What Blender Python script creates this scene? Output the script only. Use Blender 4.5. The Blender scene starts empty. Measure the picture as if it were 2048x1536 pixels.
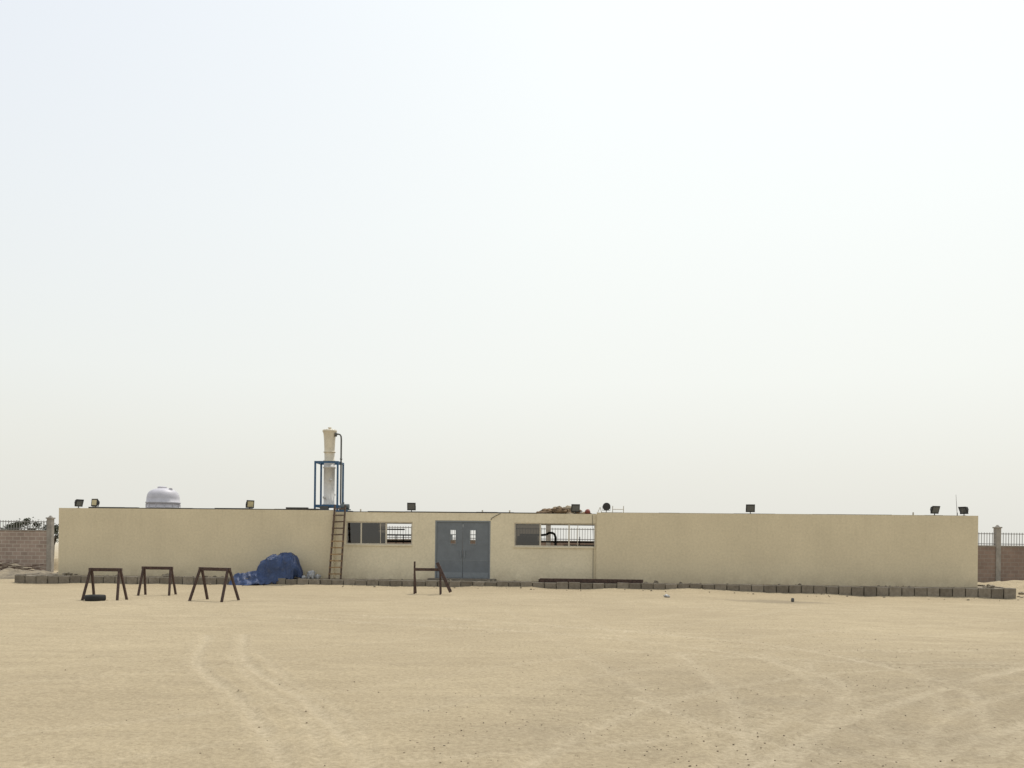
import bpy, math, random
import numpy as np
from mathutils import Vector, Matrix, noise as mnoise
from mathutils.kdtree import KDTree
random.seed(7); np.random.seed(7)
scene = bpy.context.scene
R = math.radians

# ------------------------------------------------------------------ materials
def new_mat(name):
    m = bpy.data.materials.new(name); m.use_nodes = True
    nt = m.node_tree
    for n in list(nt.nodes): nt.nodes.remove(n)
    out = nt.nodes.new('ShaderNodeOutputMaterial')
    b = nt.nodes.new('ShaderNodeBsdfPrincipled')
    nt.links.new(b.outputs[0], out.inputs[0])
    return m, nt, b
def N(nt, t, **kw):
    n = nt.nodes.new(t)
    for k, v in kw.items(): setattr(n, k, v)
    return n
def mixc(nt, fac, a, b, blend='MIX'):
    n = nt.nodes.new('ShaderNodeMix'); n.data_type = 'RGBA'; n.blend_type = blend
    def s(sock, v):
        if isinstance(v, bpy.types.NodeSocket): nt.links.new(v, sock)
        elif isinstance(v, (tuple, list)): sock.default_value = (*v[:3], 1)
        else: sock.default_value = v
    s(n.inputs[0], fac); s(n.inputs[6], a); s(n.inputs[7], b)
    return n.outputs[2]
def mul(nt, a, b):
    n = N(nt, 'ShaderNodeMath', operation='MULTIPLY'); nt.links.new(a, n.inputs[0]); nt.links.new(b, n.inputs[1]); return n.outputs[0]
def noise(nt, vec, scale, detail=4, rough=.55):
    n = N(nt, 'ShaderNodeTexNoise'); n.inputs['Scale'].default_value = scale
    n.inputs['Detail'].default_value = detail; n.inputs['Roughness'].default_value = rough
    if vec is not None: nt.links.new(vec, n.inputs['Vector'])
    return n.outputs['Fac']
def ramp(nt, v, lo, hi, a=0., b=1.):
    n = N(nt, 'ShaderNodeMapRange'); n.inputs[1].default_value = lo; n.inputs[2].default_value = hi
    n.inputs[3].default_value = a; n.inputs[4].default_value = b
    nt.links.new(v, n.inputs[0]); return n.outputs[0]
def bump(nt, b, h, strength, dist):
    n = N(nt, 'ShaderNodeBump'); n.inputs['Strength'].default_value = strength
    n.inputs['Distance'].default_value = dist
    nt.links.new(h, n.inputs['Height']); nt.links.new(n.outputs[0], b.inputs['Normal'])
def objco(nt): return N(nt, 'ShaderNodeTexCoord').outputs['Object']
def simple(name, col, rough=.7, metal=0., var=.25, scale=6., bs=.2, bd=.01, dark=None):
    m, nt, b = new_mat(name); co = objco(nt)
    d = dark if dark else tuple(c*(1-var*1.6) for c in col)
    l = tuple(min(1, c*(1+var*.5)) for c in col)
    f = ramp(nt, noise(nt, co, scale, 4, .65), .3, .72)
    c = mixc(nt, f, d, l)
    nt.links.new(c, b.inputs['Base Color'])
    b.inputs['Roughness'].default_value = rough; b.inputs['Metallic'].default_value = metal
    if bs: bump(nt, b, noise(nt, co, scale*6, 2), bs, bd)
    return m

def wall_mat(name, col):
    m, nt, b = new_mat(name); co = objco(nt)
    big = ramp(nt, noise(nt, co, .6, 4, .6), .3, .7)
    c = mixc(nt, big, tuple(x*.92 for x in col), tuple(min(1, x*1.03) for x in col))
    fine = ramp(nt, noise(nt, co, 11, 4, .85), .30, .70)
    c = mixc(nt, fine, mixc(nt, 1., c, (.80, .80, .78), 'MULTIPLY'), c)
    # vertical weather streaks
    mp = N(nt, 'ShaderNodeMapping'); mp.inputs['Scale'].default_value = (3.2, 3.2, .18)
    nt.links.new(co, mp.inputs['Vector'])
    st = ramp(nt, noise(nt, mp.outputs[0], 1.6, 4, .7), .52, .8, 0, .28)
    sep = N(nt, 'ShaderNodeSeparateXYZ'); nt.links.new(co, sep.inputs[0])
    top = ramp(nt, sep.outputs[2], 1.6, 3.15, .25, 1)
    c = mixc(nt, mul(nt, st, top), c, (.38, .31, .2))
    # splash dirt at base
    base = ramp(nt, sep.outputs[2], .28, .85, .6, 0)
    nz = ramp(nt, noise(nt, co, 2.5, 4, .7), .3, .75)
    c = mixc(nt, mul(nt, base, nz), c, (.36, .29, .19))
    nt.links.new(c, b.inputs['Base Color']); b.inputs['Roughness'].default_value = .9
    bump(nt, b, noise(nt, co, 30, 3, .7), .35, .012)
    return m

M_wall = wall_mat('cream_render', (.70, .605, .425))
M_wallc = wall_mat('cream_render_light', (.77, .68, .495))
M_roof = simple('roof_membrane', (.12, .11, .10), .9, var=.3)
M_dark = simple('dark_interior', (.14, .12, .10), .9)
M_alu = simple('aluminium_frame', (.55, .50, .40), .5, .2, .1)
M_door = simple('grey_door_paint', (.15, .168, .185), .5, .0, .12, 2.5, .05)
M_doorf = simple('door_frame_paint', (.20, .22, .235), .5, .0, .1)
M_wood = simple('ladder_wood', (.34, .22, .11), .8, var=.35, scale=9)
M_woodd = simple('ladder_wood_weathered', (.13, .085, .06), .85, var=.35, scale=9)
M_rust = simple('rusty_steel', (.085, .05, .038), .8, .1, .4, 14)
M_blue = simple('blue_steel', (.03, .10, .20), .5, .1, .25, 8)
M_frp = simple('cream_fibreglass', (.68, .61, .47), .5, 0, .12, 4, .05)
M_frpw = simple('white_fibreglass', (.64, .62, .58), .5, 0, .12, 4, .05)
M_tank = simple('white_plastic', (.55, .53, .56), .5, 0, .10, 3, .05)
M_pipe = simple('dark_pipe', (.10, .10, .09), .6, .1, .2)
M_lamp = simple('lamp_housing', (.035, .035, .035), .6, .2, .2)
M_lampg = simple('lamp_glass', (.11, .115, .115), .2, 0, .1, 10, 0)
M_lampy = simple('lamp_reflector', (.55, .48, .28), .4, 0, .15, 10, 0)
M_rag = simple('sack_cloth', (.25, .165, .09), .95, 0, .5, 3.5, .5, .03)
M_red = simple('red_plastic', (.26, .055, .035), .6, 0, .2)
M_white = simple('white_plastic_bag', (.48, .48, .48), .5, 0, .2)
M_rock = simple('rock', (.30, .25, .18), .9, 0, .4, 8, .6, .03)
M_peb = simple('sand_pebble', (.25, .195, .125), .95, 0, .4, 3, 0)
M_rub = simple('tyre_rubber', (.025, .024, .022), .85, 0, .2)
M_pump = simple('green_grey_machine', (.13, .15, .15), .6, 0, .2)
M_iron = simple('fence_iron', (.26, .25, .24), .6, .1, .2)
M_pillar = simple('pillar_plaster', (.33, .30, .26), .9, 0, .2, 3)
M_bark = simple('bark', (.09, .07, .05), .9, 0, .3)
M_leaf = simple('leaf', (.075, .085, .05), .8, 0, .5, 1.5, 0)
M_cable = simple('cable_black', (.05, .047, .043), .8)

def mk_glass():
    m, nt, b = new_mat('tinted_glass'); nt.nodes.remove(b)
    out = [n for n in nt.nodes if n.type == 'OUTPUT_MATERIAL'][0]
    t = N(nt, 'ShaderNodeBsdfTransparent'); t.inputs[0].default_value = (.30, .27, .23, 1)
    g = N(nt, 'ShaderNodeBsdfGlossy'); g.inputs[0].default_value = (.8, .8, .8, 1); g.inputs[1].default_value = .06
    mx = N(nt, 'ShaderNodeMixShader'); mx.inputs[0].default_value = .10
    nt.links.new(t.outputs[0], mx.inputs[1]); nt.links.new(g.outputs[0], mx.inputs[2])
    nt.links.new(mx.outputs[0], out.inputs[0]); return m
M_glass = mk_glass()

def mk_tarp():
    m, nt, b = new_mat('blue_tarpaulin'); co = objco(nt)
    f = ramp(nt, noise(nt, co, 2.2, 5, .6), .35, .7)
    c = mixc(nt, f, (.012, .028, .08), (.028, .060, .16))
    d = ramp(nt, noise(nt, co, 5, 4, .7), .55, .85, 0, .3)
    c = mixc(nt, d, c, (.20, .185, .16))
    nt.links.new(c, b.inputs['Base Color']); b.inputs['Roughness'].default_value = .5
    bump(nt, b, noise(nt, co, 5, 5, .6), .8, .09); return m
M_tarp = mk_tarp()

def mk_brick(name, c1, c2, mortar):
    m, nt, b = new_mat(name); co = objco(nt)
    sep = N(nt, 'ShaderNodeSeparateXYZ'); nt.links.new(co, sep.inputs[0])
    cb = N(nt, 'ShaderNodeCombineXYZ'); nt.links.new(sep.outputs[0], cb.inputs[0]); nt.links.new(sep.outputs[2], cb.inputs[1])
    br = N(nt, 'ShaderNodeTexBrick'); nt.links.new(cb.outputs[0], br.inputs['Vector'])
    br.inputs['Color1'].default_value = (*c1, 1); br.inputs['Color2'].default_value = (*c2, 1)
    br.inputs['Mortar'].default_value = (*mortar, 1); br.inputs['Scale'].default_value = 1
    br.inputs['Brick Width'].default_value = .42; br.inputs['Row Height'].default_value = .21
    br.inputs['Mortar Size'].default_value = .018; br.inputs['Bias'].default_value = -.1
    nz = ramp(nt, noise(nt, co, 1.3, 5, .7), .3, .75)
    c = mixc(nt, nz, mixc(nt, 1., br.outputs[0], (.72, .70, .68), 'MULTIPLY'), br.outputs[0])
    nt.links.new(c, b.inputs['Base Color']); b.inputs['Roughness'].default_value = .9
    bump(nt, b, br.outputs['Fac'], -.4, .01); return m
M_brickL = mk_brick('blockwork_pink', (.40, .31, .26), (.32, .25, .21), (.50, .44, .37))
M_brickR = mk_brick('blockwork_brown', (.29, .21, .165), (.24, .175, .14), (.30, .25, .21))

def mk_kerb():
    m, nt, b = new_mat('kerb_concrete'); co = objco(nt)
    g = N(nt, 'ShaderNodeNewGeometry')
    base = mixc(nt, g.outputs['Random Per Island'], (.19, .165, .13), (.29, .255, .205))
    nz = ramp(nt, noise(nt, co, 6, 4, .7), .3, .75)
    c = mixc(nt, nz, mixc(nt, 1., base, (.6, .58, .55), 'MULTIPLY'), base)
    nt.links.new(c, b.inputs['Base Color']); b.inputs['Roughness'].default_value = .95
    bump(nt, b, noise(nt, co, 20, 4, .7), .5, .02); return m
M_kerb = mk_kerb()

def mk_dirt():
    m, nt, b = new_mat('apron_dirt'); co = objco(nt)
    nz = ramp(nt, noise(nt, co, 1.8, 6, .7), .35, .7)
    c = mixc(nt, nz, (.15, .125, .09), (.33, .27, .18))
    nt.links.new(c, b.inputs['Base Color']); b.inputs['Roughness'].default_value = .95
    bump(nt, b, noise(nt, co, 8, 5, .7), .7, .05); return m
M_dirt = mk_dirt()

def mk_sand():
    m, nt, b = new_mat('sand'); co = objco(nt)
    a = N(nt, 'ShaderNodeAttribute', attribute_name='track')
    dk = N(nt, 'ShaderNodeAttribute', attribute_name='damp')
    ch = N(nt, 'ShaderNodeAttribute', attribute_name='churn')
    big = ramp(nt, noise(nt, co, .16, 4, .62), .35, .68)
    c = mixc(nt, big, (.440, .360, .235), (.530, .440, .290))
    # churned vehicle area exposes darker, coarser, greyer soil
    cn = ramp(nt, noise(nt, co, .9, 6, .68), .30, .66, .25, 1.)
    c = mixc(nt, mul(nt, ch.outputs['Fac'], cn), c, (.315, .262, .180))
    mp = N(nt, 'ShaderNodeMapping'); mp.inputs['Scale'].default_value = (.35, 1.6, 1)
    nt.links.new(co, mp.inputs['Vector'])
    med = ramp(nt, noise(nt, mp.outputs[0], 1.5, 6, .72), .38, .70, 0, .55)
    c = mixc(nt, med, c, (.355, .290, .190))
    c = mixc(nt, ramp(nt, a.outputs['Fac'], 0, 1, 0, .75), c, (.60, .515, .37))
    fine = ramp(nt, noise(nt, co, 17, 6, .85), .32, .68)
    c = mixc(nt, fine, mixc(nt, 1., c, (.66, .64, .61), 'MULTIPLY'), mixc(nt, 1., c, (1.1, 1.1, 1.1), 'MULTIPLY'))
    v = N(nt, 'ShaderNodeTexVoronoi'); v.inputs['Scale'].default_value = 12; nt.links.new(co, v.inputs['Vector'])
    peb = ramp(nt, v.outputs['Distance'], .07, .14, .45, 0)
    pm = ramp(nt, noise(nt, co, .5, 3, .6), .42, .62)
    c = mixc(nt, mul(nt, peb, pm), c, (.22, .17, .11))
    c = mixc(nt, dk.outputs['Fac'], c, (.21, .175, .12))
    # distance haze painted into the sand colour, paler with radius
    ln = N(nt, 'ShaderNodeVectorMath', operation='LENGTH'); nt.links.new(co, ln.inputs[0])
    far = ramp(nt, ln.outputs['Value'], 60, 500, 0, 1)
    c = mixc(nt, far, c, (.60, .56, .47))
    nt.links.new(c, b.inputs['Base Color']); b.inputs['Roughness'].default_value = .95
    b.inputs['Specular IOR Level'].default_value = .15
    bump(nt, b, noise(nt, co, 9, 6, .75), .8, .045); return m
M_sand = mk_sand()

# ------------------------------------------------------------------ mesh builder
class MB:
    def __init__(s): s.v=[]; s.f=[]; s.m=[]
    def add(s, vs, fs, mi=0):
        o=len(s.v); s.v += [tuple(v) for v in vs]; s.f += [tuple(i+o for i in f) for f in fs]; s.m += [mi]*len(fs)
    def box(s, c, size, rot=None, mi=0, top=None):
        hx,hy,hz=[x/2 for x in size]; tx,ty = (top if top else (1,1))
        vs=[]
        for z in (-1,1):
            kx,ky=(tx,ty) if z>0 else (1,1)
            for x,y in ((-1,-1),(1,-1),(1,1),(-1,1)): vs.append(Vector((x*hx*kx,y*hy*ky,z*hz)))
        if rot is not None: vs=[rot@v for v in vs]
        c=Vector(c); vs=[v+c for v in vs]
        s.add(vs,[(3,2,1,0),(4,5,6,7),(0,1,5,4),(1,2,6,5),(2,3,7,6),(3,0,4,7)],mi)
    def bb(s, a, b, mi=0):
        s.box([(a[i]+b[i])/2 for i in range(3)],[abs(b[i]-a[i]) for i in range(3)],None,mi)
    def beam(s, p0, p1, w, d, mi=0):
        p0=Vector(p0);p1=Vector(p1); z=(p1-p0); L=z.length; z.normalize()
        x=Vector((0,1,0)).cross(z)
        if x.length<.01: x=Vector((1,0,0))
        x.normalize(); y=z.cross(x)
        r=Matrix((x,y,z)).transposed(); s.box((p0+p1)/2,(w,d,L),r,mi)
    def cyl(s,p0,p1,r0,r1=None,n=16,mi=0):
        if r1 is None:r1=r0
        p0=Vector(p0);p1=Vector(p1); z=(p1-p0).normalized()
        x=z.orthogonal().normalized(); y=z.cross(x); vs=[]
        for p,r in ((p0,r0),(p1,r1)):
            for i in range(n):
                a=2*math.pi*i/n; vs.append(p+x*r*math.cos(a)+y*r*math.sin(a))
        fs=[(i,(i+1)%n,n+(i+1)%n,n+i) for i in range(n)]+[tuple(reversed(range(n))),tuple(range(n,2*n))]
        s.add(vs,fs,mi)
    def tube(s, pts, r, n=10, mi=0):
        pts=[Vector(p) for p in pts]; vs=[]; x=None
        for k,p in enumerate(pts):
            t=(pts[min(k+1,len(pts)-1)]-pts[max(k-1,0)]).normalized()
            x=t.orthogonal().normalized() if x is None else (x-t*x.dot(t)).normalized()
            y=t.cross(x)
            for i in range(n):
                a=2*math.pi*i/n; vs.append(p+x*r*math.cos(a)+y*r*math.sin(a))
        fs=[]
        for k in range(len(pts)-1):
            for i in range(n): fs.append((k*n+i,k*n+(i+1)%n,(k+1)*n+(i+1)%n,(k+1)*n+i))
        fs.append(tuple(reversed(range(n)))); fs.append(tuple(range((len(pts)-1)*n,len(pts)*n)))
        s.add(vs,fs,mi)
    def lathe(s, prof, c, n=32, mi=0):
        c=Vector(c); vs=[]
        for r,z in prof:
            for i in range(n):
                a=2*math.pi*i/n; vs.append(c+Vector((r*math.cos(a),r*math.sin(a),z)))
        fs=[]
        for k in range(len(prof)-1):
            for i in range(n): fs.append((k*n+i,k*n+(i+1)%n,(k+1)*n+(i+1)%n,(k+1)*n+i))
        fs.append(tuple(reversed(range(n)))); fs.append(tuple(range((len(prof)-1)*n,len(prof)*n)))
        s.add(vs,fs,mi)
    def blob(s, c, sc, seed=0, amp=.3, freq=1.5, nu=10, nv=7, mi=0):
        c=Vector(c); vs=[]; off=Vector((seed*3.1,seed*1.7,seed*.9))
        vs.append(None)
        def pt(d):
            k=1+amp*mnoise.noise(d*freq+off)*1.6
            return c+Vector((d.x*sc[0]*k,d.y*sc[1]*k,d.z*sc[2]*k))
        vs[0]=pt(Vector((0,0,-1)))
        for j in range(1,nv):
            ph=-math.pi/2+math.pi*j/nv
            for i in range(nu):
                a=2*math.pi*i/nu; vs.append(pt(Vector((math.cos(ph)*math.cos(a),math.cos(ph)*math.sin(a),math.sin(ph)))))
        vs.append(pt(Vector((0,0,1)))); L=len(vs)-1
        fs=[(0,1+(i+1)%nu,1+i) for i in range(nu)]
        for j in range(nv-2):
            for i in range(nu): fs.append((1+j*nu+i,1+j*nu+(i+1)%nu,1+(j+1)*nu+(i+1)%nu,1+(j+1)*nu+i))
        fs+=[(L,1+(nv-2)*nu+i,1+(nv-2)*nu+(i+1)%nu) for i in range(nu)]
        s.add(vs,fs,mi)
    def holed(s, x0,x1,z0,z1,y0,y1,holes,mi=0):
        xs=sorted({x0,x1,*[h[0] for h in holes],*[h[1] for h in holes]})
        zs=sorted({z0,z1,*[h[2] for h in holes],*[h[3] for h in holes]})
        nx,nz=len(xs)-1,len(zs)-1
        def solid(i,k):
            if not(0<=i<nx and 0<=k<nz): return False
            cx=(xs[i]+xs[i+1])/2; cz=(zs[k]+zs[k+1])/2
            return not any(h[0]<cx<h[1] and h[2]<cz<h[3] for h in holes)
        for i in range(nx):
            for k in range(nz):
                if not solid(i,k): continue
                a,b,c,d=xs[i],xs[i+1],zs[k],zs[k+1]
                s.add([(a,y0,c),(b,y0,c),(b,y0,d),(a,y0,d)],[(0,1,2,3)],mi)
                s.add([(a,y1,c),(b,y1,c),(b,y1,d),(a,y1,d)],[(3,2,1,0)],mi)
                if not solid(i-1,k): s.add([(a,y0,c),(a,y0,d),(a,y1,d),(a,y1,c)],[(0,1,2,3)],mi)
                if not solid(i+1,k): s.add([(b,y0,c),(b,y1,c),(b,y1,d),(b,y0,d)],[(0,1,2,3)],mi)
                if not solid(i,k-1): s.add([(a,y0,c),(a,y1,c),(b,y1,c),(b,y0,c)],[(0,1,2,3)],mi)
                if not solid(i,k+1): s.add([(a,y0,d),(b,y0,d),(b,y1,d),(a,y1,d)],[(0,1,2,3)],mi)
    def build(s,name,mats,parent=None,smooth=False,bevel=0,matrix=None):
        me=bpy.data.meshes.new(name); me.from_pydata(s.v,[],s.f)
        for m in (mats if isinstance(mats,list) else [mats]): me.materials.append(m)
        me.polygons.foreach_set('material_index',s.m)
        if smooth: me.polygons.foreach_set('use_smooth',[True]*len(s.f))
        me.update()
        o=bpy.data.objects.new(name,me); scene.collection.objects.link(o)
        if parent: o.parent=parent
        if matrix is not None: o.matrix_local=matrix
        if bevel:
            b=o.modifiers.new('bevel','BEVEL'); b.width=bevel; b.segments=2; b.limit_method='ANGLE'
        return o
def empty(name, loc=(0,0,0), rz=0, parent=None):
    e=bpy.data.objects.new(name,None); scene.collection.objects.link(e)
    e.location=loc; e.rotation_euler=(0,0,rz); e.empty_display_size=.3
    if parent: e.parent=parent
    return e

# ------------------------------------------------------------------ building frame (metres)
TH=math.atan(.0657); BO=Vector((-19.41,37.2,0))
BM=Matrix.Translation(BO)@Matrix.Rotation(-TH,4,'Z')
def W(s,d,z=0): return BM@Vector((s,d,z))

LEN=38.1; A0=.30
bld=empty('pump_house',BO,-TH)
w=MB(); w.holed(0,11.96,.15,3.12,0,.25,[]); w.build('wall_left_bay',M_wall,bld,bevel=.012)
LW=(12.44,15.26,1.70,2.66); RW=(19.53,22.89,1.69,2.67); DR=(16.22,18.54,.28,2.74)
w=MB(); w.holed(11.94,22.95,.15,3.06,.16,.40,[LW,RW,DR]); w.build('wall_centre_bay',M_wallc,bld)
w=MB(); w.holed(22.93,LEN,.15,3.12,0,.25,[]); w.build('wall_right_bay',M_wall,bld,bevel=.012)
w=MB(); w.bb((0.002,.251,.15),(.25,6.749,3.118)); w.bb((LEN-.25,.251,.15),(LEN-.002,6.749,3.118))
w.build('wall_sides',M_wall,bld)
w=MB(); w.holed(0,LEN,.15,3.12,6.75,7.0,[(12.35,14.7,1.45,2.72),(15.4,17.9,1.2,2.72),(19.2,23.4,1.45,2.72)])
w.build('wall_back',M_wall,bld)
w=MB(); w.bb((.1,.2,2.82),(LEN-.1,6.9,2.96)); w.build('roof_slab',M_roof,bld)
w=MB(); w.bb((11.3,.3,.2),(11.5,6.76,2.83)); w.bb((23.6,.3,.2),(23.8,6.76,2.83)); w.build('partition_walls',M_dark,bld)
w=MB(); rnd=random.Random(2)
def strip(a,b,y0,y1,z,h):
    x=a
    while x<b-.05:
        l=min(rnd.uniform(.5,1.6),b-x); hh=h*rnd.uniform(.5,1.3)
        w.bb((x,y0+rnd.uniform(-.01,.02),z),(x+l-.002,y1,z+hh)); x+=l
strip(1.3,9.9,.02,.22,3.121,.045); strip(9.9,11.3,.0,.2,3.121,.09); strip(12.5,20.6,.15,.36,3.061,.04)
strip(20.6,22.9,.2,.34,3.061,.015); strip(23.1,37.6,.05,.2,3.121,.012)
w.build('parapet_membrane',M_cable,bld)
w=MB(); w.tube([(18.95,.145,3.05),(18.75,.14,2.95),(18.6,.14,2.86),(18.55,.14,2.78)],.012,6)
w.tube([(22.75,.14,3.02),(22.80,.14,2.0),(22.80,.14,.4)],.007,6)
w.build('wall_cable',M_pipe,bld)

def window(name,x0,x1,z0,z1,mulls,panes,extra=()):
    f=MB(); t=.05; y0,y1=.20,.27
    f.bb((x0,y0,z0),(x1,y1,z0+t)); f.bb((x0,y0,z1-t),(x1,y1,z1))
    f.bb((x0,y0,z0+t),(x0+t,y1,z1-t)); f.bb((x1-t,y0,z0+t),(x1,y1,z1-t))
    for m in mulls: f.bb((m-.03,y0+.005,z0+t),(m+.03,y1-.005,z1-t))
    for m in extra: f.bb((m-.012,y0+.02,z0+t),(m+.012,y1-.02,z1-t))
    f.build(name+'_frame',M_alu,bld)
    s=MB(); s.bb((x0-.03,.12,z0-.05),(x1-.01,.30,z0-.002)); s.build(name+'_sill',M_wallc,bld)
    for a,b in panes:
        g=MB(); g.bb((a,.235,z0+t),(b,.241,z1-t)); g.build(name+'_glass',M_glass,bld)
window('window_1',*LW,[13.08,14.14],[(12.49,13.05),(13.11,14.11)],[13.9])
window('window_2',*RW,[20.61,21.80],[(19.58,20.58)],[22.16])

# door
mid=17.38
f=MB(); f.bb((16.22,.17,.30),(16.28,.34,2.74)); f.bb((18.48,.17,.30),(18.54,.34,2.74)); f.bb((16.28,.17,2.68),(18.48,.34,2.74))
f.build('door_frame',M_doorf,bld)
for k,(a,b,wx) in enumerate(((16.285,mid-.006,16.97),(mid+.006,18.475,17.80))):
    d=MB(); hx=(wx-.11,wx+.11,1.78,2.34)
    d.holed(a,b,.31,2.675,.20,.25,[hx]); d.build('door_leaf_%d'%(k+1),M_door,bld,bevel=.004)
    d=MB()
    for (p,q) in (((hx[0]-.03,.185,hx[2]-.03),(hx[0],.26,hx[3]+.03)),((hx[1],.185,hx[2]-.03),(hx[1]+.03,.26,hx[3]+.03)),
                  ((hx[0],.185,hx[2]-.03),(hx[1],.26,hx[2])),((hx[0],.185,hx[3]),(hx[1],.26,hx[3]+.03)),
                  ((hx[0],.20,2.14),(hx[1],.24,2.17))): d.bb(p,q)
    if k==0: d.bb((hx[0],.21,1.93),(hx[0]+.09,.23,2.14))
    d.build('door_light_frame_%d'%(k+1),M_doorf,bld)
    d=MB(); hx2=mid+(-.09 if k==0 else .09)
    d.bb((hx2-.015,.15,1.2),(hx2+.015,.165,1.5)); d.bb((hx2-.012,.165,1.22),(hx2+.012,.20,1.25)); d.bb((hx2-.012,.165,1.45),(hx2+.012,.20,1.48))
    d.bb((a+.02,.193,1.08),(b-.02,.1995,1.10)); d.bb((a+.02,.193,.36),(b-.02,.1995,.58))
    d.build('door_handle_%d'%(k+1),M_doorf,bld)
d=MB(); d.bb((16.0,-.35,.25),(18.8,.155,.335)); d.build('door_step',M_kerb,bld,bevel=.01)

# interior plant
p=MB()
p.tube([(20.78,3.2,2.22),(20.9,3.2,2.30),(21.05,3.2,2.30),(21.15,3.2,2.24),(21.2,3.2,2.1),(21.2,3.2,.3)],.055,12)
p.tube([(19.6,3.2,2.20),(20.6,3.2,2.20),(20.78,3.2,2.22)],.05,12)
p.cyl((21.2,3.2,1.85),(21.2,3.2,1.89),.10)
p.tube([(19.6,5,1.9),(23.2,5,1.9)],.035); p.tube([(12.6,5,2.15),(15,5,2.15)],.035); p.tube([(12.4,4.5,1.85),(15.5,4.5,1.85)],.05)
for x in (12.9,13.6,13.95,14.4,22.3): p.cyl((x,5,.3),(x,5,2.15),.022)
p.tube([(12.4,4.0,2.4),(14.2,4.0,2.4)],.03)
p.build('interior_pipes',M_pipe,bld,True)
p=MB(); p.box((12.3,4.6,1.2),(1.5,1.2,2.1)); p.box((19.9,4.2,1.2),(.9,1.0,1.9)); p.box((22.4,4.5,.98),(1.7,.8,1.6)); p.box((13.6,5.8,.9),(1.6,.6,1.3))
p.build('interior_cabinets',M_pump,bld,bevel=.02)

# ------------------------------------------------------------------ apron and kerb
w=MB(); w.bb((-.95,-1.30,-.6),(38.75,7.6,.26))
ap=w.build('pavement',M_dirt,None,matrix=BM)
k=MB()
def kerb_run(p0,p1,seed):
    rnd=random.Random(seed); p0=Vector(p0);p1=Vector(p1); d=(p1-p0); L=d.length; d.normalize(); ang=math.atan2(d.y,d.x); x=0
    while x<L-.1:
        l=.47; c=p0+d*(x+l/2)
        r=Matrix.Rotation(ang+rnd.uniform(-.035,.035),3,'Z')@Matrix.Rotation(rnd.uniform(-.03,.03),3,'Y')@Matrix.Rotation(rnd.uniform(-.04,.04),3,'X')
        k.box(c+Vector((0,rnd.uniform(-.02,.02),-.10+rnd.uniform(-.035,.015))),(l-.025,.14,.80),r)
        x+=l+.005
kerb_run((-1.0,-1.38,0),(38.95,-1.38,0),1)
kerb_run((-1.03,-1.2,0),(-1.03,7.4,0),2); kerb_run((38.9,-1.2,0),(38.9,7.4,0),3)
ko=k.build('kerb',M_kerb,None,bevel=.018,matrix=BM)

# ------------------------------------------------------------------ ground
def grow(a,b,s0,g):
    out=[];x=a;s=s0
    while x<b: x+=s; s*=g; out.append(x)
    return out
xp=list(np.arange(0,9,.05))+list(np.arange(9,20,.11)); xp+=grow(xp[-1],3000,.2,1.22)
xs=np.array(sorted(set([-v for v in xp]+xp)))
ys=list(np.arange(4.8,14,.045))+list(np.arange(14,38,.10)); ys+=grow(ys[-1],4000,.2,1.2)
ys=[4.8-v for v in grow(0,400,.2,1.3)][::-1]+ys
ys=np.array(ys)
X,Y=np.meshgrid(xs,ys)
def vnoise(x,y,seed):
    rs=np.random.RandomState(seed); T=rs.rand(256,256)
    xi=np.floor(x).astype(int); yi=np.floor(y).astype(int); fx=x-xi; fy=y-yi
    fx=fx*fx*(3-2*fx); fy=fy*fy*(3-2*fy)
    a=T[yi%256,xi%256];b=T[yi%256,(xi+1)%256];c=T[(yi+1)%256,xi%256];d=T[(yi+1)%256,(xi+1)%256]
    return (a*(1-fx)+b*fx)*(1-fy)+(c*(1-fx)+d*fx)*fy-.5
def sstep(a,b,v):
    t=np.clip((v-a)/(b-a),0,1); return t*t*(3-2*t)
near=1-sstep(45,80,np.hypot(X,Y))
def H0(X,Y):
    h=.05*vnoise(X*.25,Y*.25,1)+.035*vnoise(X*.9,Y*.9,2)
    h=h-.13*sstep(5,16,X)-.07*sstep(-10,-19,X)
    return h
fineN=.016*vnoise(X*2.7,Y*2.7,3)+.012*vnoise(X*7,Y*7,4)+.009*vnoise(X*15,Y*15,5)
Z=H0(X,Y)+fineN
kx=X-BO.x; ky=Y-BO.y; c_,s_=math.cos(TH),math.sin(TH)
S=kx*c_-ky*s_; D=kx*s_+ky*c_
drift=np.exp(-np.clip((-1.45-D),0,9)/.35)*(D<-1.3)*(.05+.14*np.clip(vnoise(S*.6,D*0,9)+.1,0,1))
Z+=drift
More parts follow.
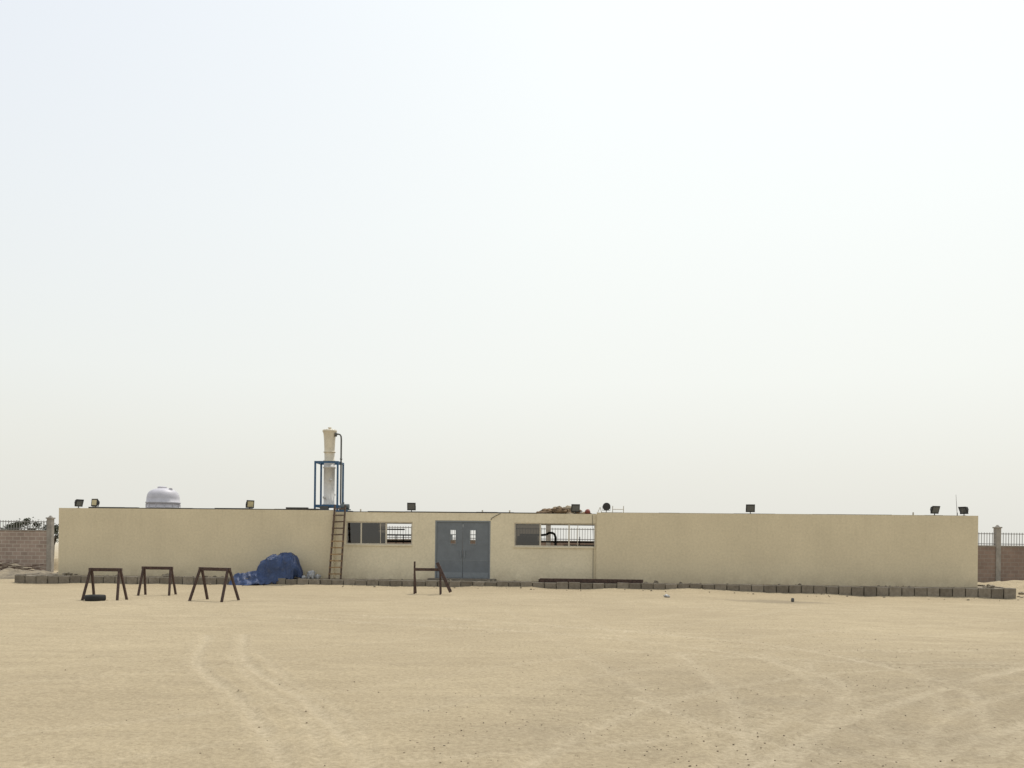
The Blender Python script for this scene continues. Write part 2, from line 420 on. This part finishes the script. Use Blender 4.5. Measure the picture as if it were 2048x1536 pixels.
# tyre tracks: (points, strength, gauge, half width)
curves=[([(-5.6,17),(-4.3,12.9),(-2.75,10),(-1.45,7),(-.85,4.8)],.8,.34,.10),
 ([(-4.3,14),(-3.2,11.5),(-1.9,9),(-1.3,7),(-1.0,4.8)],.5,.22,.07),
 ([(0.6,24),(1.4,18),(2.3,12),(2.6,9),(2.7,5.0)],.35,.76,.09),
 ([(1.3,5.0),(2.6,6.8),(4.4,9),(8,12.5),(14,17.5),(20,22)],1.0,.76,.13),
 ([(2.2,4.8),(3.0,7.0),(4.4,9.6),(5.2,12.5),(3.2,17),(-5,21.5)],.8,.74,.11),
 ([(2.0,10.5),(2.7,8.8),(3.8,8.0),(5.2,8.6),(6.2,10.5)],.7,.5,.09),
 ([(3.6,15),(3.4,11),(3.0,8.5),(2.2,5.0)],.7,.7,.10),
 ([(-18,19),(-6,20.5),(4,19),(16,14.5)],.35,.76,.12),
 ([(2.6,4.8),(3.8,6.6),(6.4,9),(11,12.2)],.95,.76,.12),
 ([(3.9,4.8),(3.9,6.8),(4.9,9),(7.5,11.5)],.8,.4,.10),
 ([(1.0,5.2),(2.3,6.2),(3.9,6.6),(6,6.9)],.6,.5,.09),
 ([(.4,5.2),(.9,7.2),(2.2,9.5),(5,12),(9,13)],.6,.72,.10),
 ([(5.4,13.5),(4.6,11),(3.4,9),(1.2,7.4),(-1,6.6)],.5,.74,.09),
 ([(-10,9),(-3,14.5),(3,20),(9,28)],.25,.76,.11),
 ([(-16,25),(-2,27),(10,25.5),(20,21)],.45,.76,.12),
 ([(2,16),(6,14.6),(10,15.5),(16,19)],.6,.76,.12),
 ([(-7,6),(-3,8.5),(1,13),(7,18),(16,24)],.3,.76,.11)]
samples=[]
def cr(p,n=150):
    P=[np.array(q,float) for q in p]; P=[2*P[0]-P[1]]+P+[2*P[-1]-P[-2]]; out=[]
    for i in range(1,len(P)-2):
        for t in np.linspace(0,1,n,endpoint=False):
            a,b,c,d=P[i-1:i+3]
            out.append(.5*((2*b)+(-a+c)*t+(2*a-5*b+4*c-d)*t*t+(-a+3*b-3*c+d)*t**3))
    return np.array(out)
for cv,st,ga,hw in curves:
    q=cr(cv); t=np.gradient(q,axis=0); t/=np.linalg.norm(t,axis=1)[:,None]; nrm=np.stack([-t[:,1],t[:,0]],1)
    L=np.concatenate([[0],np.cumsum(np.linalg.norm(np.diff(q,axis=0),axis=1))])
    for sgn in (-1,1):
        o=q+nrm*ga*sgn
        for k_ in range(len(o)): samples.append((o[k_][0],o[k_][1],t[k_][0],t[k_][1],L[k_],st,hw))
kd=KDTree(len(samples))
for i,sm in enumerate(samples): kd.insert((sm[0],sm[1],0),i)
kd.balance()
track=np.zeros_like(X)
mask=(np.abs(X)<20)&(Y>4.7)&(Y<29)
idx=np.argwhere(mask)
for (j,i) in idx:
    co,n_,dist=kd.find((X[j,i],Y[j,i],0))
    if dist>.30: continue
    sx,sy,tx,ty,L,st,hw=samples[n_]
    dx,dy=X[j,i]-sx,Y[j,i]-sy; lat=abs(-ty*dx+tx*dy); al=L+tx*dx+ty*dy
    if abs(tx*dx+ty*dy)>.15: continue
    m=max(0,1-(lat/hw)**4) if lat<hw else 0
    berm=math.exp(-((lat-hw-.04)/.04)**2)
    tread=.5+.5*math.sin(al*math.pi*2/.14+ (lat*20))
    fade=st*max(0,(.45+1.3*(mnoise.noise(Vector((sx*.4,sy*.4,0)))*.5+.5)-.15+.5*mnoise.noise(Vector((sx*2.5,sy*2.5,5)))))
    Z[j,i]+=fade*(-.020*m+.020*berm+.009*tread*m)
    track[j,i]=min(1,fade*(m*.65*(.6+.4*tread)+.25*berm))
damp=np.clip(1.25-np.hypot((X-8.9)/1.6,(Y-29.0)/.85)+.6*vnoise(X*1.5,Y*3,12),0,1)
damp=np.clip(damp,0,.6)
churn=sstep(-1.5,3.5,X+5*vnoise(X*.35,Y*.35,31)+2*vnoise(X*1.1,Y*1.1,32))*(1-sstep(9,19,Y+5*vnoise(X*.3,Y*.3,33)))*.8+.12
Z=np.where((D>-1.3)&(D<7.5)&(S>-1)&(S<38.9),-.2,Z)
hills=.8*vnoise(X*.02,Y*.02,20)
Z=Z*near+(1-near)*(-.1)+ (1-near)*hills*np.clip(1-np.hypot(X,Y)/900,0,1)
ny,nx=X.shape
verts=np.stack([X.ravel(),Y.ravel(),Z.ravel()],1)
ii=np.arange(ny*nx).reshape(ny,nx)
faces=np.stack([ii[:-1,:-1].ravel(),ii[:-1,1:].ravel(),ii[1:,1:].ravel(),ii[1:,:-1].ravel()],1)
me=bpy.data.meshes.new('ground'); me.vertices.add(len(verts)); me.vertices.foreach_set('co',verts.ravel())
me.loops.add(faces.size); me.loops.foreach_set('vertex_index',faces.ravel().astype(np.int32))
me.polygons.add(len(faces)); me.polygons.foreach_set('loop_start',np.arange(0,faces.size,4,dtype=np.int32))
me.polygons.foreach_set('use_smooth',np.ones(len(faces),bool))
me.update(calc_edges=True)
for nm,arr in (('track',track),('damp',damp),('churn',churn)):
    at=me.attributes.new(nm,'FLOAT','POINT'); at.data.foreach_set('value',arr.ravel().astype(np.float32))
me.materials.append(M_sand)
go=bpy.data.objects.new('ground',me); scene.collection.objects.link(go)
def gz(x,y):
    j=min(max(int(np.searchsorted(ys,y)),0),ny-1); i=min(max(int(np.searchsorted(xs,x)),0),nx-1); return float(Z[j,i])

# pebbles
g=MB(); rnd=random.Random(3)
for n_ in range(3600):
    y=5.2+16*rnd.random()**1.5; x=rnd.uniform(-.62,.62)*y
    if x<-1 and rnd.random()<.8: continue
    if mnoise.noise(Vector((x*.35,y*.35,4)))<0 and rnd.random()<.8: continue
    r=rnd.uniform(.003,.009)*(1.6 if rnd.random()<.02 else 1)
    g.blob((x,y,gz(x,y)+r*.1),(r*1.2,r,r*.7),n_,.3,1.2,5,4)
g.build('gravel',M_peb,None,True)

# ------------------------------------------------------------------ floodlights
def floodlight(s,d,z,yaw,tilt,face,name='floodlight',hs=1.08):
    e=empty(name,W(s,d,z),-TH+yaw)
    b=MB(); b.cyl((0,0,0),(0,0,.07),.018); b.bb((-.06,-.05,-.0),(.06,.05,.012))
    b.bb((-.18,-.012,.07),(.18,.012,.085))
    for x in (-.18,.168): b.bb((x,-.015,.085),(x+.012,.015,.25))
    b.build('bracket',M_lamp,e)
    r=Matrix.Rotation(tilt,4,'X')
    h=MB()
    h.box((0,.02,0),(.30*hs,.27*hs,.12),Matrix.Rotation(R(-90),3,'X'),0,(.72,.62))
    h.box((0,-.052,0),(.33*hs,.025,.30*hs))
    for i in range(6): h.box((-.10+i*.04,.10,0),(.008,.05,.14))
    h.build('housing',M_lamp,e,bevel=.006,matrix=Matrix.Translation((0,0,.24))@r)
    q=MB(); q.box((0,-.067,0),(.25*hs,.008,.21*hs)); q.build('glass',face,e,matrix=Matrix.Translation((0,0,.24))@r)
for s,d,yaw,tilt,fc,zz in ((.80,.12,1.15,.35,M_lampg,3.12),(1.55,.12,-.35,-.1,M_lampy,3.12),(8.3,.12,.9,.1,M_lampy,3.12),(15.19,.28,.1,.25,M_lampg,3.085),
      (22.05,.28,.15,.2,M_lampg,3.075),(29.16,.12,-.15,.3,M_lampg,3.125),(36.45,.12,.3,.35,M_lampg,3.125),(37.6,.12,-1.1,.5,M_lampg,3.12)):
    floodlight(s,d,zz,yaw,tilt,fc)
e=empty('round_floodlight',W(23.32,.12,3.12),-TH)
b=MB(); b.cyl((0,0,0),(0,0,.10),.015); b.bb((-.16,-.01,.09),(.16,.01,.105)); b.bb((-.17,-.012,.10),(-.16,.012,.26)); b.bb((.16,-.012,.10),(.17,.012,.26)); b.build('bracket',M_lamp,e)
b=MB(); b.lathe([(.05,-.12),(.10,-.10),(.15,-.02),(.165,.03),(.165,.05),(.15,.052)],(0,0,0),28)
b.build('dish',M_lamp,e,True,matrix=Matrix.Translation((0,0,.25))@Matrix.Rotation(R(95),4,'X')@Matrix.Rotation(R(12),4,'Y'))
e=empty('whip_antenna',W(37.35,.15,3.12),-TH); b=MB(); b.cyl((0,0,0),(-.06,0,.85),.012,.006,6); b.cyl((0,0,0),(0,0,.12),.02); b.build('mast',M_iron,e)
b=MB(); P=lambda x,z:(x,.5,z)
b.cyl(P(23.6,2.95),P(23.6,3.42),.015); b.cyl(P(24.05,2.95),P(24.05,3.42),.015); b.cyl(P(23.6,3.28),P(24.05,3.28),.015); b.cyl(P(22.9,2.95),P(23.08,3.36),.012);b.cyl(P(23.2,2.95),P(23.08,3.36),.012)
b.build('roof_handrail',M_alu,None,matrix=BM)
b=MB()
for s_2 in (12.95,18.15,19.3,35.8): b.cyl((s_2,.6,2.95),(s_2,.6,3.2 if s_2<30 else 3.26),.03)
b.build('roof_vent_pipe',M_alu,None,matrix=BM)

# ------------------------------------------------------------------ water tank
e=empty('water_tank',W(2.91,3.5,2.96),-TH)
prof=[(.60,0),(.66,.05),(.70,.14),(.72,.30),(.735,.31),(.735,.36),(.72,.37),(.735,.52),(.765,.53),(.765,.60),(.735,.61),(.725,.78),(.70,.92),(.65,1.03),(.56,1.12),(.42,1.19),(.22,1.235),(.20,1.24)]
b=MB(); b.lathe(prof,(0,0,0),48)
b.build('body',M_tank,e,True)
b=MB(); b.lathe([(.21,1.20),(.21,1.30),(.16,1.325),(.02,1.33)],(-.05,0,0),24)
b.cyl((.42,-.15,1.13),(.42,-.15,1.24),.07); b.bb((.30,-.2,1.16),(.5,-.1,1.2)); b.build('lid',M_tank,e)
b=MB()
for i in range(12):
    a=2*math.pi*i/12; b.beam((.737*math.cos(a),.737*math.sin(a),.08),(.742*math.cos(a),.742*math.sin(a),.50),.03,.02)
b.build('ribs',M_tank,e)

# ------------------------------------------------------------------ scrubber tower
e=empty('gas_scrubber_tower',W(11.38,1.3,2.96),-TH)
b=MB()
for x in (-.49,.49):
    for y in (-.45,.45): b.bb((x-.035,y-.035,0),(x+.035,y+.035,2.30))
for z in (2.26,.36):
    for y in (-.45,.45): b.bb((-.455,y-.03,z-.04),(.455,y+.03,z+.04))
    for x in (-.49,.49): b.bb((x-.03,-.415,z-.04),(x+.03,.415,z+.04))
b.bb((-.47,-.43,.40),(.47,.43,.43))
b.bb((-.6,-.5,.10),(.95,-.40,.20)); b.bb((-.6,.40,.10),(.95,.5,.20))
b.build('frame',M_blue,e)
b=MB(); b.lathe([(.28,.43),(.28,.47),(.235,.48),(.24,2.02),(.275,2.03),(.275,2.08),(.24,2.09),(.225,2.30)],(0,0,0),32)
for a,z in ((1,.9),(4.2,.75),(5.2,1.5)): b.cyl((0,0,z),(.33*math.cos(a),.33*math.sin(a),z),.05)
b.build('lower_column',M_frpw,e,True)
b=MB(); b.lathe([(.20,2.26),(.21,2.30),(.27,2.31),(.27,2.36),(.215,2.37),(.225,2.90),(.245,3.30),(.27,3.55),(.30,3.60),(.31,3.62),(.31,3.67),(.22,3.70),(.20,3.71)],(0,0,0),32)
b.cyl((0,0,3.70),(0,0,3.78),.05); b.cyl((-.0,0,3.76),(0,0,3.80),.08)
for z in (2.70,): b.lathe([(.222,z),(.26,z+.01),(.26,z+.04),(.222,z+.05)],(0,0,0),32)
for i in range(14):
    a=2*math.pi*i/14; b.cyl((.285*math.cos(a),.285*math.sin(a),3.60),(.285*math.cos(a),.285*math.sin(a),3.70),.014,n=6)
b.build('upper_column',M_frp,e,True)
b=MB(); b.tube([(.18,-.05,3.42),(.30,-.08,3.48),(.40,-.1,3.50),(.48,-.1,3.48),(.53,-.1,3.40),(.54,-.1,3.25),(.54,-.1,.55),(.56,-.1,.42),(.70,-.1,.38)],.035,10)
b.cyl((.28,-.08,3.40),(.30,-.08,3.56),.06); b.cyl((.54,-.1,2.4),(.54,-.1,2.44),.055); b.build('pipe',M_pipe,e,True)
b=MB(); b.cyl((.62,-.25,.36),(.95,-.25,.36),.11); b.bb((.55,-.38,.20),(1.0,-.12,.25)); b.cyl((.70,-.25,.45),(.70,-.25,.55),.04); b.build('pump',M_pump,e)
b=MB(); b.bb((-.35,-.35,.0),(.35,.35,.10)); b.bb((-.25,-.5,.20),(.1,-.35,.36)); b.build('plinth',M_pipe,e)

# ladder
e=empty('wooden_ladder',W(12.2,0,0),-TH)
b=MB()
lb=[(-.24,-.62,.26),(.24,-.62,.26)]; lt=[(-.19,-.03,3.33),(.25,-.03,3.33)]
for k_ in (0,1): b.beam(lb[k_],lt[k_],.06,.09,0)
b.build('stiles',M_woodd,e,bevel=.004)
b=MB()
for i in range(11):
    t=.07+i*.088; p0=Vector(lb[0]).lerp(Vector(lt[0]),t); p1=Vector(lb[1]).lerp(Vector(lt[1]),t)
    a_=random.uniform(-.012,.012)
    b.beam(p0+Vector((-.03,-.055,a_)),p1+Vector((.03,-.055,-a_)),.05,.08,0 if i<6 else 1)
b.build('rungs',[M_wood,M_woodd],e)

# sack pile on roof
e=empty('sack_pile',W(21.6,.95,2.96),-TH); b=MB(); rnd=random.Random(5)
for i in range(26):
    x=rnd.uniform(-.95,.95); h=.42*(1-(abs(x+.05)/1.1)**2)
    b.blob((x,rnd.uniform(-.3,.3),rnd.uniform(.08,max(.1,h))),(rnd.uniform(.16,.3),rnd.uniform(.12,.2),rnd.uniform(.07,.13)),i,.4,2.5,14,10,0 if i%4 else 1)
M_rag2=simple('sack_cloth_pale',(.38,.31,.21),.95,0,.3,5,.5,.03)
b.build('sacks',[M_rag,M_rag2],e,True)
b=MB(); b.blob((.98,-.1,.20),(.12,.11,.13),4,.2); b.build('red_container',M_red,e,True)

# ------------------------------------------------------------------ tarpaulin
def tarp():
    n1,n2=170,120; b=MB(); s0,s1,d0,d1=7.9,11.1,-2.25,-.06
    def outline(s,d):
        m1=((s-9.92)/.98)**2+((d+.80)/.72)**2
        m2=((s-9.0)/1.0)**2+((d+1.45-.15*(s-9))/.42)**2
        wob=.4*mnoise.noise(Vector((s*2.3,d*2.3,1)))+.1*mnoise.noise(Vector((s*7,d*7,1)))
        return min(m1,m2)+wob, m1
    idx={}
    for j in range(n2+1):
        for i in range(n1+1):
            s=s0+(s1-s0)*i/n1; d=d0+(d1-d0)*j/n2; o,m1=outline(s,d)
            if o>1.02: continue
            base=.29 if d>-1.3 else (.02 if d<-1.55 else .02+.27*(d+1.55)/.25)
            u=(s-9.98)/.93; v=(d+.80)/.70
            u+=.10*mnoise.noise(Vector((s*2.0,d*2.0,17)))
            q=max(0,1-abs(u)**(4.0 if u>0 else 2.0)-abs(v)**2.4)
            h=1.0*q**.55 if q>0 else 0
            q2=max(0,1-((s-9.0)/.95)**2-((d+1.35)/.5)**2); h=max(h,.0)+.24*q2**.6*(1-min(1,h))
            P_=Vector((s*1.6+d*.8,d*1.6,0)); wv=mnoise.noise(P_*1.2)
            fold=1-abs(math.sin((math.atan2(d+.9,s-10.0)*4)+wv*5))
            f2=1-abs(mnoise.noise(Vector((s*2.6,d*2.6,3))))*2.2
            f3=1-abs(mnoise.noise(Vector((s*5,d*5,13))))*2.2
            z=base+h+(.08*fold+.09*f2+.025*f3-.11)*min(1,.3+h*2)+.06*mnoise.noise(Vector((s*1.7,d*1.7,7)))
            if o>.9: z=min(z,base+.04+.06*fold)
            jx=.06*mnoise.noise(Vector((s*4,d*4+z*3,9)))
            idx[(i,j)]=len(b.v); b.v.append((s+jx,d+jx*.7,max(z,base+.005)))
    for j in range(n2):
        for i in range(n1):
            q=[(i,j),(i+1,j),(i+1,j+1),(i,j+1)]
            if all(t in idx for t in q): b.f.append(tuple(idx[t] for t in q)); b.m.append(0)
    o=b.build('tarpaulin',M_tarp,None,True,matrix=BM)
    sm=o.modifiers.new('sol','SOLIDIFY'); sm.thickness=.012
tarp()
e=empty('plastic_bag',W(11.15,-.5,.27),-TH); b=MB(); b.blob((0,0,.14),(.17,.15,.17),3,.5,2.2,18,12); b.blob((.26,.1,.08),(.11,.1,.09),8,.5,2.2,14,10); b.blob((-.24,-.2,.06),(.12,.1,.07),9,.5,2.2,14,10); b.build('bag',M_white,e,True)

# ------------------------------------------------------------------ sawhorses
def sawhorse(x,y,rz,L,Hh,spread,seed,splay=.06):
    rnd=random.Random(seed); z=gz(x,y)
    e=empty('sawhorse',(x,y,z),rz); b=MB()
    b.box((0,0,Hh-.04),(L+.08,.09,.10))
    for sx in (-1,1):
        for sy in (-1,1):
            b.beam((sx*(L/2-.02),sy*.03,Hh-.02),(sx*(L/2+splay)+rnd.uniform(-.02,.02),sy*spread/2,-.04),.06,.065)
    b.build('frame',M_rust,e,bevel=.004)
sawhorse(-12.27,26.25,R(-2),.92,.95,.66,1,.06)
sawhorse(-11.7,28.7,R(-1),.94,.93,.56,2)
sawhorse(-8.97,26.25,R(-22),1.08,.99,.78,3,.06)
e=empty('sawhorse',(-2.98,30.6,gz(-2.98,30.6)),0); b=MB()
b.box((.0,0,.86),(.90,.08,.10)); b.beam((-.44,.0,1.14),(-.44,.0,-.04),.06,.06)
b.beam((.36,-.05,1.10),(.86,-.35,.10),.11,.08); b.beam((.45,.1,.98),(.47,.28,-.04),.065,.07); b.beam((.47,-.1,.5),(.5,-.3,-.04),.055,.055)
b.beam((-.44,.05,.8),(-.42,.38,-.04),.05,.05)
b.build('frame',M_rust,e,bevel=.004)
e=empty('car_tyre',(-12.38,25.85,gz(-12.38,25.85)),.3); b=MB()
pr=[(.17,.02),(.20,.0),(.27,.0),(.29,.03),(.295,.08),(.29,.14),(.27,.17),(.20,.17),(.17,.15),(.165,.08),(.17,.02)]
n=36; vs=[]
for r_,z_ in pr[:-1]:
    for i in range(n): a=2*math.pi*i/n; vs.append((r_*math.cos(a),r_*math.sin(a),z_))
m_=len(pr)-1; b.add(vs,[(k_*n+i,k_*n+(i+1)%n,((k_+1)%m_)*n+(i+1)%n,((k_+1)%m_)*n+i) for k_ in range(m_) for i in range(n)])
b.build('tyre',M_rub,e,True)

b=MB(); b.box((22.7,-1.12,.36),(4.1,.10,.15)); b.box((22.3,-.96,.33),(3.4,.12,.12)); b.build('timber_beam',M_rust,None,bevel=.008,matrix=BM)
b=MB(); b.blob((0,0,.04),(.11,.07,.05),2,.5,2,12,8); b.build('crumpled_paper',M_white,None,True,matrix=Matrix.Translation((5.4,30.2,gz(5.4,30.2))))
b=MB(); b.lathe([(.0,.0),(.05,.0),(.053,.015),(.05,.10),(.035,.115),(.035,.12),(.0,.12)],(0,0,0),18); b.build('paint_can',M_pipe,None,True,matrix=Matrix.Translation((9.45,29.2,gz(9.45,29.2))))
def rocks(name,pts,seed,mat=M_rock):
    rnd=random.Random(seed); b=MB()
    for (x,y,z,r) in pts: b.blob((x,y,z),(r*rnd.uniform(.8,1.5),r*rnd.uniform(.7,1.2),r*rnd.uniform(.5,.9)),rnd.randint(0,99),.5,1.6,8,6)
    return b.build(name,mat,None,False)
rnd=random.Random(11); pts=[]
for i in range(90):
    s=rnd.uniform(-.8,38.5); d=rnd.uniform(-1.15,-.1); q=W(s,d,.27); pts.append((q.x,q.y,q.z,rnd.uniform(.02,.07)))
for s,r in ((.8,.16),(.65,.09),(5.1,.17),(5.3,.10),(24.6,.10),(25.3,.12),(26.3,.08),(38.3,.14),(31,.06)): q=W(s,-.6,.3); pts.append((q.x,q.y,q.z,r))
for i in range(50):
    s=rnd.uniform(-1.5,40); q=W(s,rnd.uniform(-2.3,-1.5)); pts.append((q.x,q.y,gz(q.x,q.y)+.01,rnd.uniform(.012,.04)))
for i in range(40):
    x=rnd.uniform(19.2,24); y=rnd.uniform(33,38); pts.append((x,y,gz(x,y)+.02,rnd.uniform(.04,.16)))
rocks('scattered_rocks',pts,4)
def mound(name,cx,cy,rx,ry,h,seed,mat):
    b=MB(); n1,n2=60,40
    for j in range(n2+1):
        for i in range(n1+1):
            u=-1+2*i/n1; v=-1+2*j/n2; x=cx+u*rx; y=cy+v*ry
            k_=max(0,1-u*u-v*v); n_=mnoise.noise(Vector((x*.9,y*.9,seed)))*.8+mnoise.noise(Vector((x*3,y*3,seed)))*.35
            b.v.append((x,y,-.12+h*k_**.7*(1+n_)+ .05*k_))
    for j in range(n2):
        for i in range(n1): a=j*(n1+1)+i; b.f.append((a,a+1,a+n1+2,a+n1+1)); b.m.append(0)
    return b.build(name,mat,None,True)
mound('rubble_mound',-23.6,41.5,2.6,1.8,.30,3,M_dirt)
mound('soil_mound',-27.4,45.5,3.2,1.5,.45,5,M_dirt)
mound('sand_bank',-25.2,52,4.5,2.0,.8,8,M_sand)
mound('sand_bank',25.5,41,5,3,.30,9,M_sand)
pts=[]
for i in range(90):
    x=rnd.uniform(-28,-21.3); y=rnd.uniform(40,45); pts.append((x,y,gz(x,y)+.06,rnd.uniform(.04,.15)))
rocks('rubble_stones',pts,6)
b=MB()
for i in range(60):
    x=rnd.uniform(-29,-24.7); y=rnd.uniform(43.8,45.5); z=rnd.uniform(.12,.45); a=rnd.uniform(-.5,.5); l=rnd.uniform(.4,1.1)
    b.beam((x,y,z),(x+l*math.cos(a),y+rnd.uniform(-.3,.3),z+l*math.sin(a)*.5),.03,.03)
b.build('scrap_timber',M_woodd,None)

# ------------------------------------------------------------------ fences
def fence(x0,x1,y,hb,ht,pil,hp,mat):
    e=empty('brick_fence',(0,y,0))
    b=MB(); b.bb((x0,-.1,-.4),(x1,.1,hb)); b.build('wall',mat,e)
    b=MB(); b.bb((x0,-.13,hb),(x1,.13,hb+.06)); b.build('coping',M_pillar,e)
    b=MB(); b.bb((x0,-.02,ht-.06),(x1,.02,ht-.02)); b.bb((x0,-.02,hb+.12),(x1,.02,hb+.16))
    x=x0+.08
    while x<x1: b.box((x,0,(hb+.06+ht+.03)/2),(.024,.024,ht-hb-.03)); x+=.15
    b.build('railing',M_iron,e)
    b=MB()
    for p_ in pil:
        b.bb((p_-.13,-.15,-.4),(p_+.13,.15,hp-.12)); b.bb((p_-.17,-.19,hp-.12),(p_+.17,.19,hp-.05)); b.box((p_,0,hp),(.2,.2,.12),None,0,(.3,.3))
    b.build('pillars',M_pillar,e)
fence(-60,-25.62,48,2.20,2.75,[-25.5]+[-31.5-6*i for i in range(5)],3.0,M_brickL)
fence(-22.3,62,48,1.92,2.66,[-22.2,-16,-10,-4,2,8,14,20.4,26.8,33.2,39.6,46],3.05,M_brickR)

# ------------------------------------------------------------------ trees beyond the fence
def tree(x,y,h,w_,seed):
    rnd=random.Random(seed); e=empty('acacia_tree',(x,y,0)); b=MB()
    b.cyl((0,0,-.3),(.1,0,h*.5),.12,.07,8); tips=[]
    for i in range(7):
        a=rnd.uniform(0,6.28); q=(math.cos(a)*w_*.35,math.sin(a)*w_*.3,h*rnd.uniform(.7,.95)); b.cyl((.1,0,h*.45),q,.05,.015,6); tips.append(q)
    b.build('trunk',M_bark,e)
    b=MB(); cl=[(rnd.uniform(-.5,.5)*w_,rnd.uniform(-.4,.4)*w_,h*rnd.uniform(.6,1.0),rnd.uniform(.15,.32)) for _ in range(16)]
    for c in cl:
        for k_ in range(110):
            d=Vector((rnd.gauss(0,1),rnd.gauss(0,1),rnd.gauss(0,.7)))*c[3]*.6; p_=Vector(c[:3])+d
            r=Matrix.Rotation(rnd.uniform(0,6.28),3,Vector((rnd.random()-.5,rnd.random()-.5,rnd.random()-.5)).normalized())
            b.add([p_+r@Vector(v)*.07 for v in ((-1,-.4,0),(1,-.4,0),(1,.4,0),(-1,.4,0))],[(0,1,2,3)])
    b.build('foliage',M_leaf,e)
tree(-34.0,61,2.95,1.7,1); tree(-35.3,61,2.6,1.0,2); tree(-32.8,62,2.7,1.1,5)

# ------------------------------------------------------------------ sky and sun
sun_el,sun_az=R(64),R(28)
sd=Vector((math.sin(sun_az)*math.cos(sun_el),math.cos(sun_az)*math.cos(sun_el),math.sin(sun_el)))
w=bpy.data.worlds.new('World'); scene.world=w; w.use_nodes=True; nt=w.node_tree
for n_ in list(nt.nodes): nt.nodes.remove(n_)
out=N(nt,'ShaderNodeOutputWorld'); bg=N(nt,'ShaderNodeBackground'); bg.inputs[1].default_value=.1
nt.links.new(bg.outputs[0],out.inputs[0])
sk=N(nt,'ShaderNodeTexSky'); sk.sky_type='NISHITA'; sk.sun_disc=False; sk.sun_elevation=sun_el; sk.sun_rotation=sun_az
sk.dust_density=6; sk.air_density=1.2
tc=N(nt,'ShaderNodeTexCoord'); sp=N(nt,'ShaderNodeSeparateXYZ'); nt.links.new(tc.outputs['Generated'],sp.inputs[0])
cr_=N(nt,'ShaderNodeValToRGB'); nt.links.new(sp.outputs[2],cr_.inputs[0])
el=cr_.color_ramp.elements
el[0].position=0; el[0].color=(.875,.865,.80,1); el[1].position=1; el[1].color=(.70,.76,.86,1)
for p_,c in ((.08,(.905,.905,.84)),(.18,(.955,.975,.925)),(.34,(.965,1.0,.975)),(.52,(.95,.995,1.0))):
    q=el.new(p_); q.color=(*c,1)
dt=N(nt,'ShaderNodeVectorMath',operation='DOT_PRODUCT'); nt.links.new(tc.outputs['Generated'],dt.inputs[0]); dt.inputs[1].default_value=sd
gl=ramp(nt,dt.outputs['Value'],.35,1.0,.965,1.10)
# thin bluer veil towards the west (-X)
vb=ramp(nt,sp.outputs[0],-.62,.05,.85,0)
vz=ramp(nt,sp.outputs[2],.12,.5,0,1)
hz=mixc(nt,mul(nt,vb,vz),cr_.outputs[0],(.80,.845,.93))
sc=N(nt,'ShaderNodeVectorMath',operation='SCALE'); nt.links.new(hz,sc.inputs[0]); nt.links.new(gl,sc.inputs['Scale'])
sc2=N(nt,'ShaderNodeVectorMath',operation='SCALE'); nt.links.new(sc.outputs[0],sc2.inputs[0]); sc2.inputs['Scale'].default_value=10.
mx=mixc(nt,.90,sk.outputs[0],sc2.outputs[0])
nt.links.new(mx,bg.inputs[0])
L=bpy.data.lights.new('sun','SUN'); L.energy=2.6; L.angle=R(2.5); L.color=(1,.955,.88)
so=bpy.data.objects.new('sun',L); scene.collection.objects.link(so); so.rotation_euler=(-sd).to_track_quat('-Z','Y').to_euler()

# ------------------------------------------------------------------ camera
cam=bpy.data.cameras.new('camera'); co=bpy.data.objects.new('camera',cam); scene.collection.objects.link(co)
cam.sensor_width=36; cam.lens=36*1738/2048; cam.shift_y=317/2048; cam.clip_end=8000; cam.clip_start=.1
co.location=(0,0,1.85); co.rotation_euler=(math.pi/2,-.0109,0)
scene.camera=co
scene.view_settings.view_transform='Standard'; scene.view_settings.look='None'; scene.view_settings.exposure=0
